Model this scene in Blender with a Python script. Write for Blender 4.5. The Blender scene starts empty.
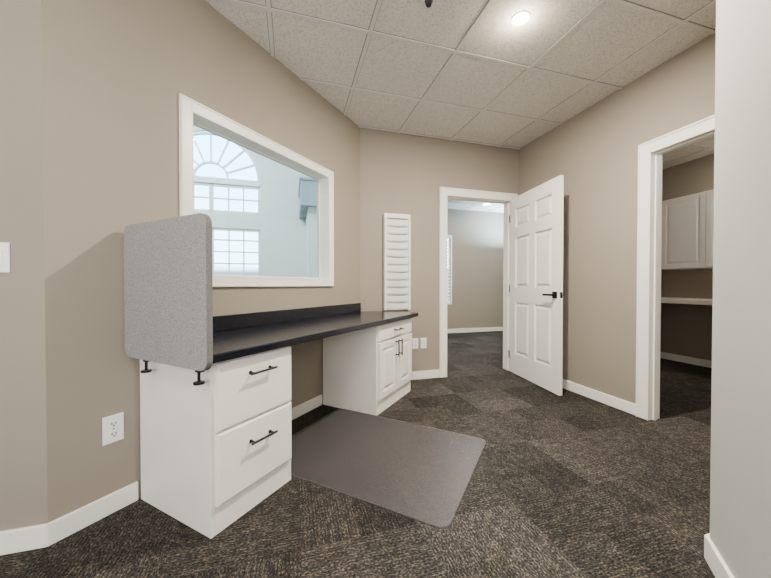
import bpy, bmesh, math, random
from mathutils import Matrix, Vector
random.seed(4)
C = bpy.context.scene
COL = C.collection
H = 1.06; HC = 2.73
P1 = (-1.376, 1.30); P2 = (-0.267, 3.432)
AD = math.atan2(P2[1]-P1[1], P2[0]-P1[0])      # desk wall direction
AE = math.radians(16.2)                        # far wall direction
FR = {'D': (P1, AD), 'E': (P2, AE)}
def fpos(fr, x, y, z=0):
    (ox, oy), a = FR[fr]
    return Vector((ox + x*math.cos(a) - y*math.sin(a), oy + x*math.sin(a) + y*math.cos(a), z))
_r = (P1[0]-P2[0], P1[1]-P2[1])
P1X = _r[0]*math.cos(AE)+_r[1]*math.sin(AE); P1Y = -_r[0]*math.sin(AE)+_r[1]*math.cos(AE)   # P1 in frame E
_n = fpos('D', 1.1466, -2.361); _r = (_n.x-P2[0], _n.y-P2[1])
NX = _r[0]*math.cos(AE)+_r[1]*math.sin(AE); NY = -_r[0]*math.sin(AE)+_r[1]*math.cos(AE)     # near corner in frame E
XR = 1.985; TR = .095                           # right wall face and thickness in frame E
OD = 3.04                                       # depth of the far office in frame E

# ------------------------------------------------------------ materials
def mat(name, col, rough=0.5, metal=0, bump=0, bscale=200, var=0, vscale=30, spec=0.5, coat=0):
    m = bpy.data.materials.new(name); m.use_nodes = True
    nt = m.node_tree; b = nt.nodes['Principled BSDF']
    b.inputs['Base Color'].default_value = (*col, 1); b.inputs['Roughness'].default_value = rough
    b.inputs['Metallic'].default_value = metal; b.inputs['Specular IOR Level'].default_value = spec
    b.inputs['Coat Weight'].default_value = coat
    tc = nt.nodes.new('ShaderNodeTexCoord')
    if var:
        n = nt.nodes.new('ShaderNodeTexNoise'); n.inputs['Scale'].default_value = vscale; n.inputs['Detail'].default_value = 4
        r = nt.nodes.new('ShaderNodeValToRGB')
        r.color_ramp.elements[0].position = .3; r.color_ramp.elements[1].position = .7
        r.color_ramp.elements[0].color = (*[max(0, c*(1-var)) for c in col], 1)
        r.color_ramp.elements[1].color = (*[min(1, c*(1+var)) for c in col], 1)
        nt.links.new(tc.outputs['Object'], n.inputs['Vector']); nt.links.new(n.outputs['Fac'], r.inputs['Fac'])
        nt.links.new(r.outputs['Color'], b.inputs['Base Color'])
    if bump:
        n2 = nt.nodes.new('ShaderNodeTexNoise'); n2.inputs['Scale'].default_value = bscale; n2.inputs['Detail'].default_value = 3
        bp = nt.nodes.new('ShaderNodeBump'); bp.inputs['Strength'].default_value = bump; bp.inputs['Distance'].default_value = .002
        nt.links.new(tc.outputs['Object'], n2.inputs['Vector']); nt.links.new(n2.outputs['Fac'], bp.inputs['Height'])
        nt.links.new(bp.outputs['Normal'], b.inputs['Normal'])
    return m
def emis(name, col, s):
    m = bpy.data.materials.new(name); m.use_nodes = True
    nt = m.node_tree; nt.nodes.clear()
    e = nt.nodes.new('ShaderNodeEmission'); o = nt.nodes.new('ShaderNodeOutputMaterial')
    e.inputs[0].default_value = (*col, 1); e.inputs[1].default_value = s
    nt.links.new(e.outputs[0], o.inputs[0]); return m

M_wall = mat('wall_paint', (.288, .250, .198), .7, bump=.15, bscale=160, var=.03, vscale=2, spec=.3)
M_wallnear = mat('wall_paint_daylit', (.46, .45, .42), .7, bump=.15, bscale=160, var=.03, vscale=2, spec=.3)  # wall paint lightened to carry the daylight falling on the near wall
M_wall2 = mat('atrium_paint', (.78, .78, .70), .8, var=.02, vscale=2)
M_bulk = mat('bulkhead_paint', (.34, .38, .40), .8, var=.02, vscale=2)
M_white = mat('white_trim_paint', (.87, .84, .765), .35, var=.015, vscale=6)
M_cab = mat('white_cabinet_paint', (.81, .785, .72), .38, var=.02, vscale=5)
M_door = mat('door_paint', (.84, .82, .775), .35, var=.01, vscale=5)
M_black = mat('black_metal', (.012, .012, .013), .35, metal=.6)
M_counter = mat('charcoal_laminate', (.0065, .0072, .012), .20, var=.35, vscale=28, bump=.01, bscale=300, spec=.40)
M_splash = mat('charcoal_backsplash', (.0065, .007, .011), .28, var=.5, vscale=28, spec=.45)
M_felt = mat('grey_felt', (.262, .254, .243), .95, var=.42, vscale=200, bump=.3, bscale=300, spec=.1)
M_feltedge = mat('grey_felt_edge', (.15, .145, .138), .95, var=.3, vscale=190, spec=.1)
M_plastic = mat('white_plastic', (.85, .85, .83), .3)
M_slot = mat('dark_slot', (.03, .03, .03), .6)
M_grid = mat('ceiling_grid_metal', (.62, .60, .56), .5, var=.02, vscale=6)
M_gridshade = mat('ceiling_grid_shadow_line', (.17, .155, .135), .8, var=.02, vscale=6)  # shadow lines beside the ceiling bars, put in as dark colour
M_btop = mat('beige_laminate', (.78, .74, .65), .4, var=.1, vscale=80)
M_glow = emis('lamp_glow', (1, .90, .72), 60)
M_glow2 = emis('office_lamp_glow', (.85, .95, 1), 30)
M_steel = mat('hinge_metal', (.05, .05, .05), .35, metal=.8)
M_blind = mat('white_blind_slats', (.86, .88, .89), .5)

def ceiling_mat():
    m = mat('ceiling_tile', (.5, .47, .42), .9, spec=.1); nt = m.node_tree; b = nt.nodes['Principled BSDF']
    tc = nt.nodes.new('ShaderNodeTexCoord')
    n = nt.nodes.new('ShaderNodeTexNoise'); n.inputs['Scale'].default_value = 95; n.inputs['Detail'].default_value = 6; n.inputs['Roughness'].default_value = .7
    r = nt.nodes.new('ShaderNodeValToRGB')
    e = r.color_ramp.elements
    e[0].position = .36; e[0].color = (.45, .42, .37, 1); e[1].position = .52; e[1].color = (.70, .67, .61, 1)
    nt.links.new(tc.outputs['Object'], n.inputs['Vector']); nt.links.new(n.outputs['Fac'], r.inputs['Fac'])
    nt.links.new(r.outputs['Color'], b.inputs['Base Color'])
    bp = nt.nodes.new('ShaderNodeBump'); bp.inputs['Strength'].default_value = .35; bp.inputs['Distance'].default_value = .002
    nt.links.new(n.outputs['Fac'], bp.inputs['Height']); nt.links.new(bp.outputs['Normal'], b.inputs['Normal'])
    return m
M_ceil = ceiling_mat()

def carpet_mat():
    m = mat('carpet_tiles', (.05, .045, .04), .95, spec=.08); nt = m.node_tree; L = nt.links; N = nt.nodes
    b = N['Principled BSDF']
    tc = N.new('ShaderNodeTexCoord')
    def math_(op, a=None, b_=None, c=None):
        n = N.new('ShaderNodeMath'); n.operation = op
        for i, v in enumerate((a, b_, c)):
            if v is None: continue
            if isinstance(v, (int, float)): n.inputs[i].default_value = v
            else: L.new(v, n.inputs[i])
        return n.outputs[0]
    sp = N.new('ShaderNodeSeparateXYZ'); L.new(tc.outputs['Object'], sp.inputs[0])
    def cell(sx, sy, ox, oy):
        ix = math_('FLOOR', math_('DIVIDE', math_('ADD', sp.outputs[0], ox), sx)); iy = math_('FLOOR', math_('DIVIDE', math_('ADD', sp.outputs[1], oy), sy))
        cb = N.new('ShaderNodeCombineXYZ'); L.new(ix, cb.inputs[0]); L.new(iy, cb.inputs[1])
        wn = N.new('ShaderNodeTexWhiteNoise'); wn.noise_dimensions = '2D'; L.new(cb.outputs[0], wn.inputs['Vector'])
        sep = N.new('ShaderNodeSeparateColor'); L.new(wn.outputs['Color'], sep.inputs[0]); return ix, iy, sep
    ix, iy, sep = cell(.50, .50, .17, .05)
    _, _, sep2 = cell(.25, .25, .17, .05)
    _, _, sep3 = cell(.125, .25, .17, .05)
    # neighbouring tiles are laid quarter-turned
    par = math_('GREATER_THAN', math_('MODULO', math_('ABSOLUTE', math_('ADD', ix, iy)), 2.0), .5)
    def noise(sx, sy, det, off=0):
        mp = N.new('ShaderNodeMapping'); mp.inputs['Scale'].default_value = (sx, sy, 1); mp.inputs['Location'].default_value = (off, off, 0); L.new(tc.outputs['Object'], mp.inputs[0])
        n = N.new('ShaderNodeTexNoise'); n.inputs['Scale'].default_value = 1; n.inputs['Detail'].default_value = det; n.inputs['Roughness'].default_value = .6
        L.new(mp.outputs[0], n.inputs['Vector']); return n.outputs['Fac']
    def pick(a, c):
        mx = N.new('ShaderNodeMix'); mx.data_type = 'FLOAT'; L.new(par, mx.inputs[0]); L.new(a, mx.inputs[2]); L.new(c, mx.inputs[3]); return mx.outputs[0]
    fine = pick(noise(85, 170, 2), noise(170, 85, 2))
    bands = pick(noise(18, 38, 3, 5), noise(38, 18, 3, 5))
    s = math_('ADD', math_('MULTIPLY', fine, .70), math_('MULTIPLY', bands, .30))
    r = N.new('ShaderNodeValToRGB'); e = r.color_ramp.elements
    e[0].position = .40; e[0].color = (.0140, .0132, .0138, 1); e[1].position = .67; e[1].color = (.160, .134, .098, 1)
    k = e.new(.52); k.color = (.038, .0335, .0295, 1)
    L.new(s, r.inputs['Fac'])
    def rib(v): return math_('SINE', math_('MULTIPLY', v, 2*math.pi/.0145))
    rb = math_('MULTIPLY_ADD', pick(rib(sp.outputs[1]), rib(sp.outputs[0])), .24, 1.0)
    mr = math_('MULTIPLY_ADD', sep.outputs[1], .48, .45)
    mr = math_('ADD', mr, math_('MULTIPLY', sep2.outputs[0], .34)); mr = math_('ADD', mr, math_('MULTIPLY', sep3.outputs[2], .24))
    mm = math_('MULTIPLY', rb, mr)
    mul = N.new('ShaderNodeVectorMath'); mul.operation = 'SCALE'; L.new(r.outputs['Color'], mul.inputs[0]); L.new(mm, mul.inputs['Scale'])
    L.new(mul.outputs[0], b.inputs['Base Color'])
    bp = N.new('ShaderNodeBump'); bp.inputs['Strength'].default_value = .4; bp.inputs['Distance'].default_value = .003
    L.new(s, bp.inputs['Height']); L.new(bp.outputs['Normal'], b.inputs['Normal'])
    return m
M_carpet = carpet_mat()

def thin(name, tint, gl, rough, opaque=None, of=.0):
    m = bpy.data.materials.new(name); m.use_nodes = True; nt = m.node_tree; nt.nodes.clear(); N = nt.nodes; L = nt.links
    o = N.new('ShaderNodeOutputMaterial'); t = N.new('ShaderNodeBsdfTransparent'); t.inputs[0].default_value = (*tint, 1)
    g = N.new('ShaderNodeBsdfGlossy'); g.inputs['Roughness'].default_value = rough
    mx = N.new('ShaderNodeMixShader'); mx.inputs[0].default_value = gl
    src = t
    if opaque:
        d = N.new('ShaderNodeBsdfDiffuse'); d.inputs[0].default_value = (*opaque, 1)
        m2 = N.new('ShaderNodeMixShader'); m2.inputs[0].default_value = of
        L.new(t.outputs[0], m2.inputs[1]); L.new(d.outputs[0], m2.inputs[2]); src = m2
    L.new(src.outputs[0], mx.inputs[1]); L.new(g.outputs[0], mx.inputs[2]); L.new(mx.outputs[0], o.inputs[0])
    return m
M_glass = thin('window_glass', (.80, .935, 1.0), .03, .02)
M_mat = thin('clear_vinyl_mat', (.93, .915, .92), .035, .36, (.120, .108, .109), .26)
M_matedge = mat('vinyl_mat_edge', (.16, .15, .15), .3)

# ------------------------------------------------------------ mesh helpers
def box(bm, x0, x1, y0, y1, z0, z1):
    v = [bm.verts.new(p) for p in ((x0,y0,z0),(x1,y0,z0),(x1,y1,z0),(x0,y1,z0),(x0,y0,z1),(x1,y0,z1),(x1,y1,z1),(x0,y1,z1))]
    for f in ((3,2,1,0),(4,5,6,7),(0,1,5,4),(1,2,6,5),(2,3,7,6),(3,0,4,7)): bm.faces.new([v[i] for i in f])
def prism_z(bm, poly, z0, z1, side_mat=0):
    a = [bm.verts.new((x, y, z0)) for x, y in poly]; b = [bm.verts.new((x, y, z1)) for x, y in poly]
    bm.faces.new(a[::-1]); bm.faces.new(b); n = len(poly)
    for i in range(n):
        f = bm.faces.new((a[i], a[(i+1)%n], b[(i+1)%n], b[i])); f.material_index = side_mat
def prism_y(bm, poly, y0, y1):      # polygon in x,z
    a = [bm.verts.new((x, y0, z)) for x, z in poly]; b = [bm.verts.new((x, y1, z)) for x, z in poly]
    bm.faces.new(a); bm.faces.new(b[::-1]); n = len(poly)
    for i in range(n): bm.faces.new((a[i], b[i], b[(i+1)%n], a[(i+1)%n]))
def prism_x(bm, poly, x0, x1, side_mat=0):      # polygon in y,z
    a = [bm.verts.new((x0, y, z)) for y, z in poly]; b = [bm.verts.new((x1, y, z)) for y, z in poly]
    bm.faces.new(a[::-1]); bm.faces.new(b); n = len(poly)
    for i in range(n):
        f = bm.faces.new((a[i], a[(i+1)%n], b[(i+1)%n], b[i])); f.material_index = side_mat
def frustum(bm, x0, x1, z0, z1, yb, yf, ins):
    o = [(x0,z0),(x1,z0),(x1,z1),(x0,z1)]; i_ = [(x0+ins,z0+ins),(x1-ins,z0+ins),(x1-ins,z1-ins),(x0+ins,z1-ins)]
    a = [bm.verts.new((x,yb,z)) for x,z in o]; b = [bm.verts.new((x,yf,z)) for x,z in i_]
    bm.faces.new(b); bm.faces.new(a[::-1])
    for k in range(4): bm.faces.new((a[k],a[(k+1)%4],b[(k+1)%4],b[k]))
def cyl(bm, p0, p1, r, n=20, r1=None):
    p0 = Vector(p0); p1 = Vector(p1); d = p1-p0
    q = d.to_track_quat('Z', 'Y').to_matrix().to_4x4()
    bmesh.ops.create_cone(bm, cap_ends=True, segments=n, radius1=r, radius2=r if r1 is None else r1, depth=d.length, matrix=Matrix.Translation((p0+p1)/2) @ q)
def rounded(x0, x1, y0, y1, r, n=6):
    out = []
    for cx, cy, a0 in ((x1-r,y1-r,0),(x0+r,y1-r,90),(x0+r,y0+r,180),(x1-r,y0+r,270)):
        for i in range(n+1):
            a = math.radians(a0+90*i/n); out.append((cx+r*math.cos(a), cy+r*math.sin(a)))
    return out
def obj(name, bm, m, parent=None, bevel=0, smooth=False):
    bmesh.ops.recalc_face_normals(bm, faces=bm.faces)
    me = bpy.data.meshes.new(name); bm.to_mesh(me); bm.free()
    for x in (m if isinstance(m, (list, tuple)) else [m]): me.materials.append(x)
    o = bpy.data.objects.new(name, me); COL.objects.link(o)
    if smooth:
        for p in me.polygons: p.use_smooth = True
    if bevel:
        b = o.modifiers.new('bevel', 'BEVEL'); b.width = bevel; b.segments = 2; b.limit_method = 'ANGLE'; b.angle_limit = math.radians(40)
    if parent: o.parent = parent
    return o
def NB(): return bmesh.new()
def boxes(*bs):
    bm = NB()
    for b in bs: box(bm, *b)
    return bm
def at(o, fr, x=0, y=0, z=0, extra=0):
    o.location = fpos(fr, x, y, z); o.rotation_euler = (0, 0, FR[fr][1] + extra); return o
def struct(name, bm, m, fr='E', parent=None, bevel=0, label=None):
    o = obj(name, bm, m, parent, bevel)
    if not parent:
        o['kind'] = 'structure'; at(o, fr)
        if label: o['label'] = label
    return o
def thing(name, label, cat, fr, x, y, z=0, extra=0, group=None):
    o = bpy.data.objects.new(name, None); COL.objects.link(o); o.empty_display_size = .1
    at(o, fr, x, y, z, extra); o['label'] = label; o['category'] = cat
    if group: o['group'] = group
    return o
def tag(o, label, cat, group=None):
    o['label'] = label; o['category'] = cat
    if group: o['group'] = group
    return o
def wallbm(x0, x1, y0, y1, z1, ops=()):
    bm = NB(); x = x0
    for a, b, c, d in ops:
        box(bm, x, a, y0, y1, 0, z1)
        if c > 0: box(bm, a, b, y0, y1, 0, c)
        box(bm, a, b, y0, y1, d, z1); x = b
    box(bm, x, x1, y0, y1, 0, z1); return bm

# ------------------------------------------------------------ shell
struct('floor', boxes((-10, 6, -6, 6, -.06, 0)), M_carpet, label='dark brown and charcoal patterned carpet tiles')
poly = [(-4.7,-5),(5,-5),(5,OD+.12),(.75,OD+.12),(.75,.06),(0,.06),(P1X-.02,P1Y+.06),(-4.7,P1Y+.06)]
bm = NB(); prism_z(bm, poly, HC, HC+.08)
ceil = struct('ceiling', bm, M_ceil, label='suspended ceiling of speckled square tiles')
def clip(const, axis):
    xs = []; n = len(poly)
    for i in range(n):
        a = poly[i]; b = poly[(i+1)%n]
        u, v = (a[axis], b[axis])
        if (u-const)*(v-const) < 0:
            t = (const-u)/(v-u); o = 1-axis; xs.append(a[o]+t*(b[o]-a[o]))
    xs.sort(); return list(zip(xs[::2], xs[1::2]))
bg_, br_ = NB(), NB(); T = .63; hw = .013; GX = .43; GY = -.655
for i in range(-8, 9):
    c = GX+T*i
    for a, b in clip(c, 0): box(bg_, c-hw, c+hw, a, b, HC-.007, HC+.001); box(br_, c-hw-.004, c+hw+.004, a, b, HC-.0012, HC+.001)
    c = GY-T*i
    for a, b in clip(c, 1): box(bg_, a, b, c-hw, c+hw, HC-.0075, HC+.001); box(br_, a, b, c-hw-.004, c+hw+.004, HC-.0014, HC+.001)
obj('ceiling_grid', bg_, M_grid, ceil); obj('grid_shadow_line', br_, M_gridshade, ceil)

WX0, WX1, WZ0, WZ1 = .595, 1.850, 1.110, 2.042
struct('wall_desk', wallbm(0, 2.49, 0, .12, 5.2, [(WX0, WX1, WZ0, WZ1)]), M_wall, 'D')
DA, DB = .998, 1.888
struct('wall_back', wallbm(0, 5, 0, .12, HC+.02, [(DA, DB, 0, 2.10)]), M_wall)
RA, RB = -2.44, -1.522
bm = NB()
box(bm, XR, XR+TR, RB, 0, 0, HC+.02); box(bm, XR, XR+TR, RA, RB, 2.10, HC+.02); box(bm, XR, XR+TR, -5, RA, 0, HC+.02)
struct('wall_right', bm, M_wall)
struct('wall_left', boxes((-4.7, P1X, P1Y, P1Y+.12, 0, 5.2)), M_wall)
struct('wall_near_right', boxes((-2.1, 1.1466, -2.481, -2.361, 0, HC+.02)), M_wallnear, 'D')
struct('wall_return', boxes((NX, XR, NY-.12, NY, 0, HC+.02)), M_wall)
struct('wall_rear', boxes((-4.7, -1.2, -5.0, -4.88, 0, HC+.02)), M_wall)
struct('wall_rear_left', boxes((-4.72, -4.6, -5.0, P1Y+.12, 0, HC+.02)), M_wall)
OX0, OX1 = 1.74, 2.66
struct('wall_office_far', wallbm(.8, 5, OD, OD+.12, HC+.02, [(OX0, OX1, .66, 2.13)]), M_wall)
struct('wall_office_left', boxes((.75, .87, .12, OD+.12, 0, HC+.02)), M_wall)
struct('wall_office_right', boxes((4.9, 5.0, .12, OD+.12, 0, HC+.02)), M_wall)
struct('wall_breakroom_far', boxes((4.45, 4.57, -5, 0, 0, HC+.02)), M_wall)
struct('wall_breakroom_near', boxes((XR+TR, 4.45, -3.6, -3.48, 0, HC+.02)), M_wall)

BH = .092; BT = .014
def base(name, fr, bs): struct(name, boxes(*[(a, b, c, d, 0, BH) for a, b, c, d in bs]), M_white, fr, bevel=.004)
base('baseboard_left', 'E', [(-4.6, P1X+.005, P1Y-BT, P1Y)])
base('baseboard_desk', 'D', [(-.006, .318, -BT, 0)])
base('baseboard_desk_kneehole', 'D', [(.795, 1.745, -BT, 0)])
base('baseboard_back', 'E', [(.30, DA-.08, -BT, 0)])
base('baseboard_right', 'E', [(XR-BT, XR, RB+.082, -.02)])
base('baseboard_near_right', 'D', [(-2.1, 1.155, -2.361, -2.361+BT)])
base('baseboard_return', 'E', [(NX-.005, XR-.015, NY, NY+BT)])
base('baseboard_office', 'E', [(.87, 4.9, OD-BT, OD)])
base('baseboard_breakroom', 'E', [(4.45-BT, 4.45, -3.4, 0)])

def casing_x(name, xa, xb, ztop, w, w2, label):
    bm = NB(); y0 = -.018
    box(bm, xa-w, xa, y0, 0, 0, ztop+w); box(bm, xb, xb+w2, y0, 0, 0, ztop+w); box(bm, xa, xb, y0, 0, ztop, ztop+w)
    box(bm, xa-w+.006, xa-w+.016, y0-.006, y0, 0, ztop+w-.006)
    box(bm, xa-w+.006, xb+w2-.006, y0-.006, y0, ztop+w-.016, ztop+w-.006)
    box(bm, xa, xa+.015, -.018, .138, 0, ztop); box(bm, xb-.015, xb, -.018, .138, 0, ztop); box(bm, xa+.015, xb-.015, -.018, .138, ztop-.015, ztop)
    box(bm, xa+.015, xa+.027, .03, .07, 0, ztop-.015); box(bm, xb-.027, xb-.015, .03, .07, 0, ztop-.015); box(bm, xa+.027, xb-.027, .03, .07, ztop-.027, ztop-.015)
    return struct(name, bm, M_white, bevel=.002, label=label)
casing_x('trim_1', DA, DB, 2.10, .078, .074, 'white casing of the far doorway beside the open door')
bm = NB(); xo = XR
ya, yb, zt, w = RA, RB, 2.10, .08
box(bm, xo-.018, xo, yb, yb+w, 0, zt+w); box(bm, xo-.018, xo, ya-w, ya, 0, zt+w); box(bm, xo-.018, xo, ya, yb, zt, zt+w)
box(bm, xo-.024, xo-.018, yb+w-.016, yb+w-.006, 0, zt+w-.006); box(bm, xo-.024, xo-.018, ya-w+.006, yb+w-.006, zt+w-.016, zt+w-.006)
XJ = xo+TR+.016
box(bm, xo-.018, XJ, yb-.015, yb, 0, zt); box(bm, xo-.018, XJ, ya, ya+.015, 0, zt); box(bm, xo-.018, XJ, ya+.015, yb-.015, zt-.015, zt)
box(bm, xo+.03, xo+.065, yb-.027, yb-.015, 0, zt-.015); box(bm, xo+.03, xo+.065, ya+.027, yb-.027, zt-.027, zt-.015)
struct('trim_2', bm, M_white, bevel=.002, label='white casing of the right-hand doorway to the dim break room')

# ------------------------------------------------------------ interior window in desk wall
bm = NB(); xa, xb, za, zb, w = WX0, WX1, WZ0, WZ1, .063
box(bm, xa-w, xa, -.016, 0, za-w, zb+w); box(bm, xb, xb+w, -.016, 0, za-w, zb+w); box(bm, xa, xb, -.016, 0, za-w, za); box(bm, xa, xb, -.016, 0, zb, zb+w)
for a, b, c, d in ((xa-w+.004, xa-w+.014, za-w+.004, zb+w-.004), (xb+w-.014, xb+w-.004, za-w+.004, zb+w-.004)): box(bm, a, b, -.021, -.016, c, d)
for c in (za-w+.004, zb+w-.014): box(bm, xa-w+.014, xb+w-.014, -.021, -.016, c, c+.010)
q = .008
box(bm, xa, xa+q, -.016, .122, za, zb); box(bm, xb-q, xb, -.016, .122, za, zb); box(bm, xa+q, xb-q, -.016, .122, za, za+q); box(bm, xa+q, xb-q, -.016, .122, zb-q, zb)
w1 = struct('window_1', bm, M_white, 'D', bevel=.002, label='white-framed interior window above the desk')
obj('pane', boxes((xa+q, xb-q, .098, .104, za+q, zb-q)), M_glass, w1)
bm = NB()
for y0, y1 in ((.090, .098), (.104, .112)):
    box(bm, xa+q, xa+.016, y0, y1, za+q, zb-q); box(bm, xb-.016, xb-q, y0, y1, za+q, zb-q)
    box(bm, xa+.016, xb-.016, y0, y1, za+q, za+.016); box(bm, xa+.016, xb-.016, y0, y1, zb-.016, zb-q)
obj('glazing_bead', bm, M_white, w1)

# ------------------------------------------------------------ atrium
cx, R, zs = -2.31, .96, 3.30
bm = NB(); y0, y1 = 4.08, 4.25; ZT = 5.2
box(bm, -9, cx-R, y0, y1, 0, ZT); box(bm, cx+R, .12, y0, y1, 0, ZT)
box(bm, cx-R, cx+R, y0, y1, 0, 1.27); box(bm, cx-R, cx+R, y0, y1, 2.26, 2.58)
n = 28
for i in range(n):
    a0 = math.pi*i/n; a1 = math.pi*(i+1)/n
    p = [(cx+R*math.cos(a1), zs+R*math.sin(a1)), (cx+R*math.cos(a0), zs+R*math.sin(a0)), (cx+R*math.cos(a0), ZT), (cx+R*math.cos(a1), ZT)]
    prism_y(bm, p, y0, y1)
struct('wall_atrium_far', bm, M_wall2)
struct('wall_atrium_right', boxes((0, .12, .12, 4.08, 0, 5.2)), M_wall2)
struct('wall_atrium_left', boxes((-9.1, -9, -1.7, 4.25, 0, 5.2)), M_wall2)
struct('wall_atrium_near', boxes((-9, -4.72, -1.76, -1.64, 0, 5.2)), M_wall2)
struct('ceiling_atrium', boxes((-9.1, .7, -2, 4.25, 5.2, 5.3)), M_wall2)
struct('wall_atrium_pier', boxes((-.40, 0, 2.95, 4.08, 0, 2.55)), M_wall2)
struct('trim_3', boxes((-.54, 0, 2.82, 4.08, 2.55, 3.02), (-.56, 0, 2.80, 4.08, 3.02, 3.06)), M_bulk, label='grey bulkhead beyond the interior window')
bm = NB(); ya, yb = 4.10, 4.16
def ring(r0, r1, yy0, yy1, m=28):
    for i in range(m):
        a0 = math.pi*i/m; a1 = math.pi*(i+1)/m
        prism_y(bm, [(cx+r0*math.cos(a0), zs+r0*math.sin(a0)), (cx+r1*math.cos(a0), zs+r1*math.sin(a0)), (cx+r1*math.cos(a1), zs+r1*math.sin(a1)), (cx+r0*math.cos(a1), zs+r0*math.sin(a1))], yy0, yy1)
ring(R-.06, R, ya, yb); ring(.30, .335, ya, yb)
for i in range(1, 8):
    a = math.pi*i/8; dx, dz = math.cos(a), math.sin(a); px, pz = -dz*.014, dx*.014
    prism_y(bm, [(cx+.31*dx+px, zs+.31*dz+pz), (cx+.31*dx-px, zs+.31*dz-pz), (cx+.92*dx-px, zs+.92*dz-pz), (cx+.92*dx+px, zs+.92*dz+pz)], ya, yb)
box(bm, cx-R, cx+R, ya-.03, yb, zs-.12, zs)
for z0, z1, rows in ((2.58, zs-.12, 1), (1.27, 2.26, 3)):
    box(bm, cx-R, cx+R, ya, yb, z0, z0+.05); box(bm, cx-R, cx+R, ya, yb, z1-.05, z1)
    for fx in (cx-R, cx-.04, cx+R-.05): box(bm, fx, fx+(.08 if abs(fx-cx) < .1 else .05), ya, yb, z0, z1)
    for side in (-1, 1):
        for qq in (1, 2):
            x = cx+side*(.04+qq*.29); box(bm, x-.013, x+.013, ya+.01, yb-.01, z0, z1)
    for qq in range(1, rows+1):
        z = z0+(z1-z0)*qq/(rows+1); box(bm, cx-R, cx+R, ya+.01, yb-.01, z-.013, z+.013)
struct('window_2', bm, M_white, label='tall white arched window with sunburst muntins in the bright hall')

# ------------------------------------------------------------ office window & blind
bm = NB(); xa, xb, za, zb, w = OX0, OX1, .66, 2.13, .025
box(bm, xa-w, xa, OD-.01, OD, za-w, zb+w); box(bm, xb, xb+w, OD-.01, OD, za-w, zb+w); box(bm, xa, xb, OD-.01, OD, za-w, za); box(bm, xa, xb, OD-.01, OD, zb, zb+w)
box(bm, xa, xb, OD+.08, OD+.11, 1.38, 1.42)
struct('window_3', bm, M_white, label='white-framed office window seen through the far doorway')
t = thing('window_blind', 'white horizontal slat blind covering the window in the far office', 'blind', 'E', (OX0+OX1)/2, OD+.015, .66)
obj('headrail', boxes((-.445, .445, -.02, .025, 1.42, 1.465)), M_blind, t)
bm = NB()
for i in range(19):
    z = .035+i*.0725; prism_x(bm, [(-.024, z-.014), (.016, z+.022), (.018, z+.020), (-.022, z-.016)], -.44, .44)
obj('slats', bm, M_blind, t); obj('bottom_rail', boxes((-.445, .445, -.02, .02, .001, .018)), M_blind, t)

def downlight(label, x, y, r, glow):
    t = thing('downlight', label, 'ceiling light', 'E', x, y, HC)
    bm = NB(); n = 32
    for i in range(n):
        a0, a1 = 2*math.pi*i/n, 2*math.pi*(i+1)/n
        for r0, z0, r1, z1 in ((r+.001, -.003, r+.012, -.005), (r+.012, -.005, r+.016, -.0), (r+.001, -.003, r-.001, .0)):
            bm.faces.new([bm.verts.new((rr*math.cos(a), rr*math.sin(a), z)) for rr, a, z in ((r0,a0,z0),(r1,a0,z1),(r1,a1,z1),(r0,a1,z0))])
    bmesh.ops.remove_doubles(bm, verts=bm.verts, dist=.0001)
    obj('trim_ring', bm, M_white, t)
    bm = NB(); cyl(bm, (0, 0, -.003), (0, 0, -.001), r, 32); obj('lens', bm, glow, t)
LX, LY = .68, -1.65
downlight('glowing round recessed downlight in the tiled ceiling of the main room', LX, LY, .045, M_glow)
downlight('small bluish round downlight seen through the far doorway', 3.17, 2.46, .085, M_glow2)

# ------------------------------------------------------------ open six-panel door
DL = .885; DT = .0175
ang = math.radians(-81.5)
bm = NB(); zb0, zt0 = .012, 2.095
sw = .115; xm0, xm1 = DL/2-.05, DL/2+.05
rows = [(.25, .86), (1.03, 1.62), (1.74, 1.955)]
box(bm, 0, sw, -DT, DT, zb0, zt0); box(bm, DL-sw, DL, -DT, DT, zb0, zt0); box(bm, xm0, xm1, -DT, DT, zb0, zt0)
rails = [(zb0, .25), (.86, 1.03), (1.62, 1.74), (1.955, zt0)]
for a, b in ((sw, xm0), (xm1, DL-sw)):
    for z0, z1 in rails: box(bm, a, b, -DT, DT, z0, z1)
door = obj('door_1', bm, M_door); door['kind'] = 'structure'; door['label'] = 'open white six-panel door standing against the right wall'
hp = fpos('E', DB-.027, -.035); door.location = (hp.x, hp.y, 0); door.rotation_euler = (0, 0, ang)
for a, b in ((sw, xm0), (xm1, DL-sw)):
    for z0, z1 in rows:
        bm = NB(); box(bm, a, b, -.003, .003, z0, z1)
        frustum(bm, a+.020, b-.020, z0+.020, z1-.020, -.003, -.0145, .026)
        bm2 = NB(); frustum(bm2, a+.020, b-.020, z0+.020, z1-.020, -.003, -.0145, .026)
        for v in bm2.verts: v.co.y = -v.co.y
        me = bpy.data.meshes.new('t'); bm2.to_mesh(me); bm2.free(); bm.from_mesh(me); bpy.data.meshes.remove(me)
        for (p, q, r, s) in ((a, b, z0, z0+.006), (a, b, z1-.006, z1)): box(bm, p, q, -.0135, .0135, r, s)
        for (p, q) in ((a, a+.006), (b-.006, b)): box(bm, p, q, -.0135, .0135, z0+.006, z1-.006)
        obj('panel', bm, M_door, door)
hx = DL-.065; hz = .965
bm = NB()
for s in (-1, 1):
    box(bm, hx-.032, hx+.032, min(s*DT, s*(DT+.008)), max(s*DT, s*(DT+.008)), hz-.032, hz+.032)
    cyl(bm, (hx, s*DT, hz), (hx, s*(DT+.055), hz), .010)
    y0, y1 = sorted((s*(DT+.042), s*(DT+.056)))
    box(bm, hx-.115, hx+.010, y0, y1, hz-.009, hz+.009)
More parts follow.
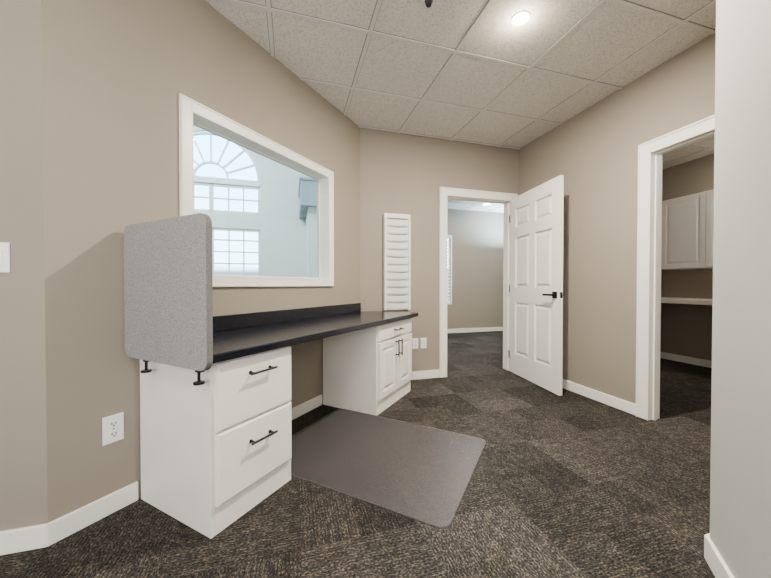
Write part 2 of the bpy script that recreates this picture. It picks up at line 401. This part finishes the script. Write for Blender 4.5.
obj('door_handle', bm, M_black, door, bevel=.002)
obj('latch_plate', boxes((DL, DL+.002, -.0125, .0125, hz-.028, hz+.028), (DL+.002, DL+.012, -.006, .006, hz-.008, hz+.008)), M_black, door)
for z in (.22, 1.02, 1.86):
    bm = NB(); cyl(bm, (-.008, -DT-.002, z-.045), (-.008, -DT-.002, z+.045), .007, 12); box(bm, -.003, 0, -DT, DT-.004, z-.045, z+.045)
    obj('hinge', bm, M_steel, door)

# ------------------------------------------------------------ desk: cabinets and worktop
CT = .78; CB = .742; FD = .56
def pull(length, vertical=False):
    bm = NB(); h = length/2; ax = (lambda a, y: (0, y, a)) if vertical else (lambda a, y: (a, y, 0))
    cyl(bm, ax(-h, -.030), ax(h, -.030), .0055, 12)
    for s in (-1, 1): cyl(bm, ax(s*(h-.018), 0), ax(s*(h-.018), -.030), .005, 12); cyl(bm, ax(s*(h-.018), 0), ax(s*(h-.018), -.003), .009, 12)
    return bm
def add_pull(parent, x, y, z, length, vertical=False):
    o = obj('handle', pull(length, vertical), M_black, parent); o.location = (x, y, z); return o
def front_slab(x0, x1, z0, z1, yb, th=.02, ch=.008):
    bm = NB(); o = [(x0,z0),(x1,z0),(x1,z1),(x0,z1)]; i_ = [(x0+ch,z0+ch),(x1-ch,z0+ch),(x1-ch,z1-ch),(x0+ch,z1-ch)]
    a = [bm.verts.new((x,yb,z)) for x,z in o]; b = [bm.verts.new((x,yb-th+.005,z)) for x,z in o]; c = [bm.verts.new((x,yb-th,z)) for x,z in i_]
    bm.faces.new(a[::-1]); bm.faces.new(c)
    for k in range(4):
        bm.faces.new((a[k],a[(k+1)%4],b[(k+1)%4],b[k])); bm.faces.new((b[k],b[(k+1)%4],c[(k+1)%4],c[k]))
    return bm
def raised_door(x0, x1, z0, z1, yb, th=.022, fw=.055):
    bm = NB()
    box(bm, x0, x0+fw, yb-th, yb, z0, z1); box(bm, x1-fw, x1, yb-th, yb, z0, z1); box(bm, x0+fw, x1-fw, yb-th, yb, z0, z0+fw); box(bm, x0+fw, x1-fw, yb-th, yb, z1-fw, z1)
    box(bm, x0+fw, x1-fw, yb-th+.012, yb-.002, z0+fw, z1-fw)
    frustum(bm, x0+fw+.010, x1-fw-.010, z0+fw+.010, z1-fw-.010, yb-th+.012, yb-th+.001, .026)
    return bm
W = .465
t = thing('drawer_cabinet', 'white two-drawer file cabinet under the left end of the desktop', 'cabinet', 'D', .326, -.016)
dep = FD-.016
bm = boxes((0, .018, -dep, 0, 0, CB), (W-.018, W, -dep, 0, 0, CB), (.018, W-.018, -.012, 0, 0, CB), (.018, W-.018, -dep+.02, -.012, .10, .118),
           (.018, W-.018, -dep+.02, -.012, CB-.018, CB), (.018, W-.018, -dep, -dep+.02, 0, .115), (.018, .04, -dep, -dep+.02, .115, CB), (W-.04, W-.018, -dep, -dep+.02, .115, CB),
           (.04, W-.04, -dep, -dep+.02, CB-.03, CB), (.04, W-.04, -dep, -dep+.02, .425, .445))
obj('body', bm, M_cab, t, bevel=.0015)
for z0, z1, hz in ((.125, .430, .335), (.440, .728, .655)):
    dr = obj('drawer', front_slab(.022, W-.012, z0, z1, -dep), M_cab, t)
    add_pull(dr, W/2+.01, -dep-.02, hz, .15)
W2 = .70; X2 = 1.748
t = thing('door_cabinet', 'white cabinet with one drawer over two doors under the right end of the desktop', 'cabinet', 'D', X2, -.016)
bm = boxes((0, .018, -dep, 0, 0, CB), (W2-.018, W2, -dep, -.10, 0, CB), (.018, W2-.07, -.012, 0, 0, CB), (.018, W2-.018, -dep+.02, -.10, .10, .118),
           (.018, W2-.018, -dep, -dep+.02, 0, .115), (.018, .04, -dep, -dep+.02, .115, CB), (W2-.04, W2-.018, -dep, -dep+.02, .115, CB),
           (.04, W2-.04, -dep, -dep+.02, CB-.02, CB), (.04, W2-.04, -dep, -dep+.02, .575, .60), (W2/2-.012, W2/2+.012, -dep, -dep+.02, .115, .575))
obj('body', bm, M_cab, t, bevel=.0015)
dr = obj('drawer', front_slab(.014, W2-.014, .598, .732, -dep), M_cab, t); add_pull(dr, W2/2, -dep-.02, .665, .15)
for x0, x1, hx_ in ((.014, W2/2-.003, W2/2-.035), (W2/2+.003, W2-.014, W2/2+.035)):
    dd = obj('door', raised_door(x0, x1, .125, .588, -dep), M_cab, t, bevel=.002); add_pull(dd, hx_, -dep-.022, .50, .15, True)

t = thing('desktop', 'long charcoal laminate desktop running across both white cabinets', 'desktop', 'D', 0, 0)
bm = NB(); prism_z(bm, [(.300, -.002), (2.398, -.002), (2.535, -.142), (2.535, -.61), (.300, -.61)], CB, CT)
obj('worktop', bm, M_counter, t, bevel=.005)
obj('backsplash', boxes((.300, 2.38, -.021, -.001, CT, .872)), M_splash, t, bevel=.003)

# ------------------------------------------------------------ felt divider
t = thing('desk_divider', 'heathered grey felt privacy panel clamped upright at the left desk end', 'divider', 'D', .279, 0, .72)
bm = NB(); prism_x(bm, rounded(-.632, -.012, 0, .622, .045, 8), -.014, .014, 1)
obj('panel', bm, [M_felt, M_feltedge], t, bevel=.003)
for y in (-.165, -.555):
    bm = NB(); cyl(bm, (.004, y, -.052), (.004, y, .03), .006, 14); cyl(bm, (.004, y, -.060), (.004, y, -.050), .021, 24); box(bm, -.004, .020, y-.014, y+.014, -.012, .022)
    cl = obj('clamp', bm, M_black, t, bevel=.0015); cl['label'] = 'small black screw clamp under the panel'

# ------------------------------------------------------------ chair mat
bm = NB(); prism_z(bm, rounded(-.46, .46, -.61, .61, .05, 8), .001, .005, 1)
m_ = obj('chair_mat', bm, [M_mat, M_matedge]); at(m_, 'D', 1.285, -.815, 0)
tag(m_, 'translucent grey vinyl chair mat on the carpet in front of the desk', 'chair mat')

# ------------------------------------------------------------ wall file rack
hwid = .148; hh = 1.045
t = thing('literature_rack', 'tall narrow white wall rack of stacked pockets beside the far doorway', 'wall rack', 'E', .400, 0, .788)
obj('back_panel', boxes((-hwid, hwid, -.008, -.001, 0, hh)), M_cab, t)
for s in (-1, 1):
    a, b = sorted((s*hwid, s*(hwid-.022))); bm = NB()
    prism_x(bm, [(-.008, 0), (-.058, .0), (-.058, hh-.05), (-.046, hh), (-.008, hh)], a, b); obj('side_panel', bm, M_cab, t, bevel=.002)
obj('top_panel', boxes((-hwid+.022, hwid-.022, -.047, -.008, hh-.048, hh)), M_cab, t, bevel=.002)
for i in range(12):
    z = .004+i*.0825; bm = NB(); hi = hwid-.0225
    xs = [-hi + 2*hi*k/14 for k in range(15)]
    prev = None
    for xk in xs:
        u = xk/hi; top = .064 + .015*u*u
        pts = [(-.009, .004), (-.036, .000), (-.042, .012), (-.046, .034), (-.050, top), (-.047, top+.001), (-.043, .036), (-.039, .014), (-.033, .004), (-.009, .008)]
        row = [bm.verts.new((xk, y, z+zz)) for y, zz in pts]
        if prev:
            for j in range(len(pts)): bm.faces.new((prev[j], prev[(j+1)%len(pts)], row[(j+1)%len(pts)], row[j]))
        else: bm.faces.new(row)
        prev = row
    bm.faces.new(prev[::-1])
    obj('pocket', bm, M_cab, t)

# ------------------------------------------------------------ outlets, switch
def plate(fr, x, y, z, w, h, label, cat, kind, group=None):
    t = thing('wall_outlet' if kind == 'o' else 'light_switch', label, cat, fr, x, y, z, 0, group)
    obj('cover_plate', boxes((-w/2, w/2, -.006, -.0005, -h/2, h/2)), M_plastic, t, bevel=.0025)
    if kind == 'o':
        for s in (-1, 1):
            bm = NB(); prism_y(bm, rounded(-.016, .016, s*.024-.014, s*.024+.014, .008, 5), -.0085, -.006)
            r = obj('socket', bm, M_plastic, t)
            b2 = boxes((-.0095, -.0055, -.0092, -.0085, s*.024-.003, s*.024+.008), (.0055, .0095, -.0092, -.0085, s*.024-.003, s*.024+.007)); cyl(b2, (0, -.0085, s*.024-.008), (0, -.0092, s*.024-.008), .0035, 10)
            obj('slots', b2, M_slot, r)
        bm = NB(); cyl(bm, (0, -.006, 0), (0, -.0075, 0), .003, 10); obj('screw', bm, M_steel, t)
    else:
        bm = NB(); prism_x(bm, [(-.006, -.033), (-.009, -.033), (-.012, .033), (-.006, .033)], -.0165, .0165); obj('rocker', bm, M_plastic, t, bevel=.001)
plate('D', .222, 0, .39, .082, .128, 'white duplex outlet low on the wall left of the drawer cabinet', 'outlet', 'o')
plate('E', .625, 0, .405, .072, .118, 'left of the two small white outlets beside the far door casing', 'outlet', 'o', 'outlets by the far doorway')
plate('E', .725, 0, .405, .072, .118, 'right of the two small white outlets beside the far door casing', 'outlet', 'o', 'outlets by the far doorway')
plate('E', P1X-.142, P1Y, 1.168, .072, .118, 'white rocker light switch on the wall at the far left', 'light switch', 's')

t = thing('ceiling_sensor', 'small dark round ceiling sensor at the top edge beside the downlight', 'ceiling sensor', 'E', .075, -1.607, HC)
bm = NB(); cyl(bm, (0, 0, -.008), (0, 0, .001), .03, 28); obj('base_plate', bm, M_grid, t)
bm = NB(); cyl(bm, (0, 0, -.03), (0, 0, -.008), .015, 24, .024); obj('dome', bm, M_steel, t)

# ------------------------------------------------------------ break room
t = thing('upper_cabinet', 'white wall cabinet with raised-panel doors in the dim room at right', 'cabinet', 'E', 4.449, -.21, 1.27, -math.pi/2)
Wc = .98; Dc = .32; Hcab = .93
obj('body', boxes((0, .018, -Dc, 0, 0, Hcab), (Wc-.018, Wc, -Dc, 0, 0, Hcab), (.018, Wc-.018, -Dc, 0, 0, .018), (.018, Wc-.018, -Dc, 0, Hcab-.018, Hcab), (.018, Wc-.018, -.01, 0, .018, Hcab-.018), (Wc/2-.015, Wc/2+.015, -Dc, -Dc+.02, .018, Hcab-.018)), M_cab, t)
for x0, x1 in ((.006, Wc/2-.004), (Wc/2+.004, Wc-.006)):
    obj('door', raised_door(x0, x1, .008, Hcab-.01, -Dc), M_cab, t, bevel=.002)
t = thing('counter', 'beige laminate counter under the wall cabinet in the dim room', 'counter', 'E', 4.45, 0, 0, -math.pi/2)
obj('worktop', boxes((.002, 2.4, -.60, -.002, .832, .885)), M_btop, t, bevel=.003)
obj('end_panel', boxes((2.38, 2.4, -.58, -.016, 0, .832)), M_cab, t)

# ------------------------------------------------------------ lights
def area(name, fr, x, y, z, size, power, col=(1, 1, 1), rot=(0, 0, 0), shape='DISK', sy=None):
    l = bpy.data.lights.new(name, 'AREA'); l.shape = shape; l.size = size
    if sy: l.size_y = sy
    l.energy = power; l.color = col
    o = bpy.data.objects.new(name, l); COL.objects.link(o); o.location = fpos(fr, x, y, z); o.rotation_euler = rot; return o
def point(name, fr, x, y, z, r, power, col):
    l = bpy.data.lights.new(name, 'POINT'); l.shadow_soft_size = r; l.energy = power; l.color = col
    o = bpy.data.objects.new(name, l); COL.objects.link(o); o.location = fpos(fr, x, y, z); return o
warm = (1, .92, .80)
area('lamp_downlight', 'E', LX, LY, HC-.02, .12, 130, warm)
point('fill_downlight_halo', 'E', LX, LY, HC-.08, .02, 6, (1, .88, .70))  # added point light that makes the halo around the downlight
area('lamp_downlight_rear', 'E', -1.9, -2.9, HC-.02, .5, 14, warm)
area('lamp_downlight_rear', 'E', -.9, -3.6, HC-.02, .5, 26, warm)
area('lamp_daylight_rear', 'E', -2.7, -4.7, 1.4, 2.4, 95, (.95, .97, 1), (math.radians(96), 0, AE+math.radians(-8)), 'RECTANGLE', 1.6)
point('fill_bounce', 'E', -.95, -3.75, 1.2, .35, 56, (1, .97, .93))  # added fill standing in for bounced light, mainly for the ceiling
area('lamp_office', 'E', 2.5, 1.4, HC-.03, 1.1, 110, (1, .90, .78), (0, 0, AE), 'RECTANGLE', .5)
area('fill_office_ceiling', 'E', 3.9, 2.4, 1.9, .3, 130, (.55, .80, 1), (math.radians(180), 0, AE))  # added unseen fill that turns the office ceiling bright and bluish
area('fill_breakroom', 'E', 3.98, -1.3, HC-.03, .4, 14, warm)  # added unseen light, set so the counter shades the wall beneath
point('fill_breakroom_bounce', 'E', 2.9, -2.6, 2.3, .2, 48, (1, .95, .88))  # added fill that brightens the break room cabinets
area('fill_atrium', 'E', -3.0, 1.2, 5.1, 3.0, 640, (.97, .98, 1), (0, 0, AE), 'RECTANGLE', 3.0)  # added light to brighten the atrium, no fixture there

wd = bpy.data.worlds.new('sky'); C.world = wd; wd.use_nodes = True
nt = wd.node_tree; bg = nt.nodes['Background']
tc = nt.nodes.new('ShaderNodeTexCoord'); sp = nt.nodes.new('ShaderNodeSeparateXYZ'); rp = nt.nodes.new('ShaderNodeValToRGB')
nt.links.new(tc.outputs['Generated'], sp.inputs[0]); nt.links.new(sp.outputs['Z'], rp.inputs['Fac']); nt.links.new(rp.outputs['Color'], bg.inputs[0])
e = rp.color_ramp.elements
e[0].position = .035; e[0].color = (.10, .11, .10, 1); e[1].position = .5; e[1].color = (.34, .68, 1, 1); k = e.new(.055); k.color = (.66, .80, .88, 1); k = e.new(.12); k.color = (.62, .85, 1, 1)
bg.inputs[1].default_value = 13

cam = bpy.data.cameras.new('camera'); co = bpy.data.objects.new('camera', cam); COL.objects.link(co)
co.location = (0, 0, H); co.rotation_euler = (math.radians(90-.7), 0, 0)
cam.sensor_width = 36; cam.lens = 322/771*36; cam.clip_start = .02
C.camera = co
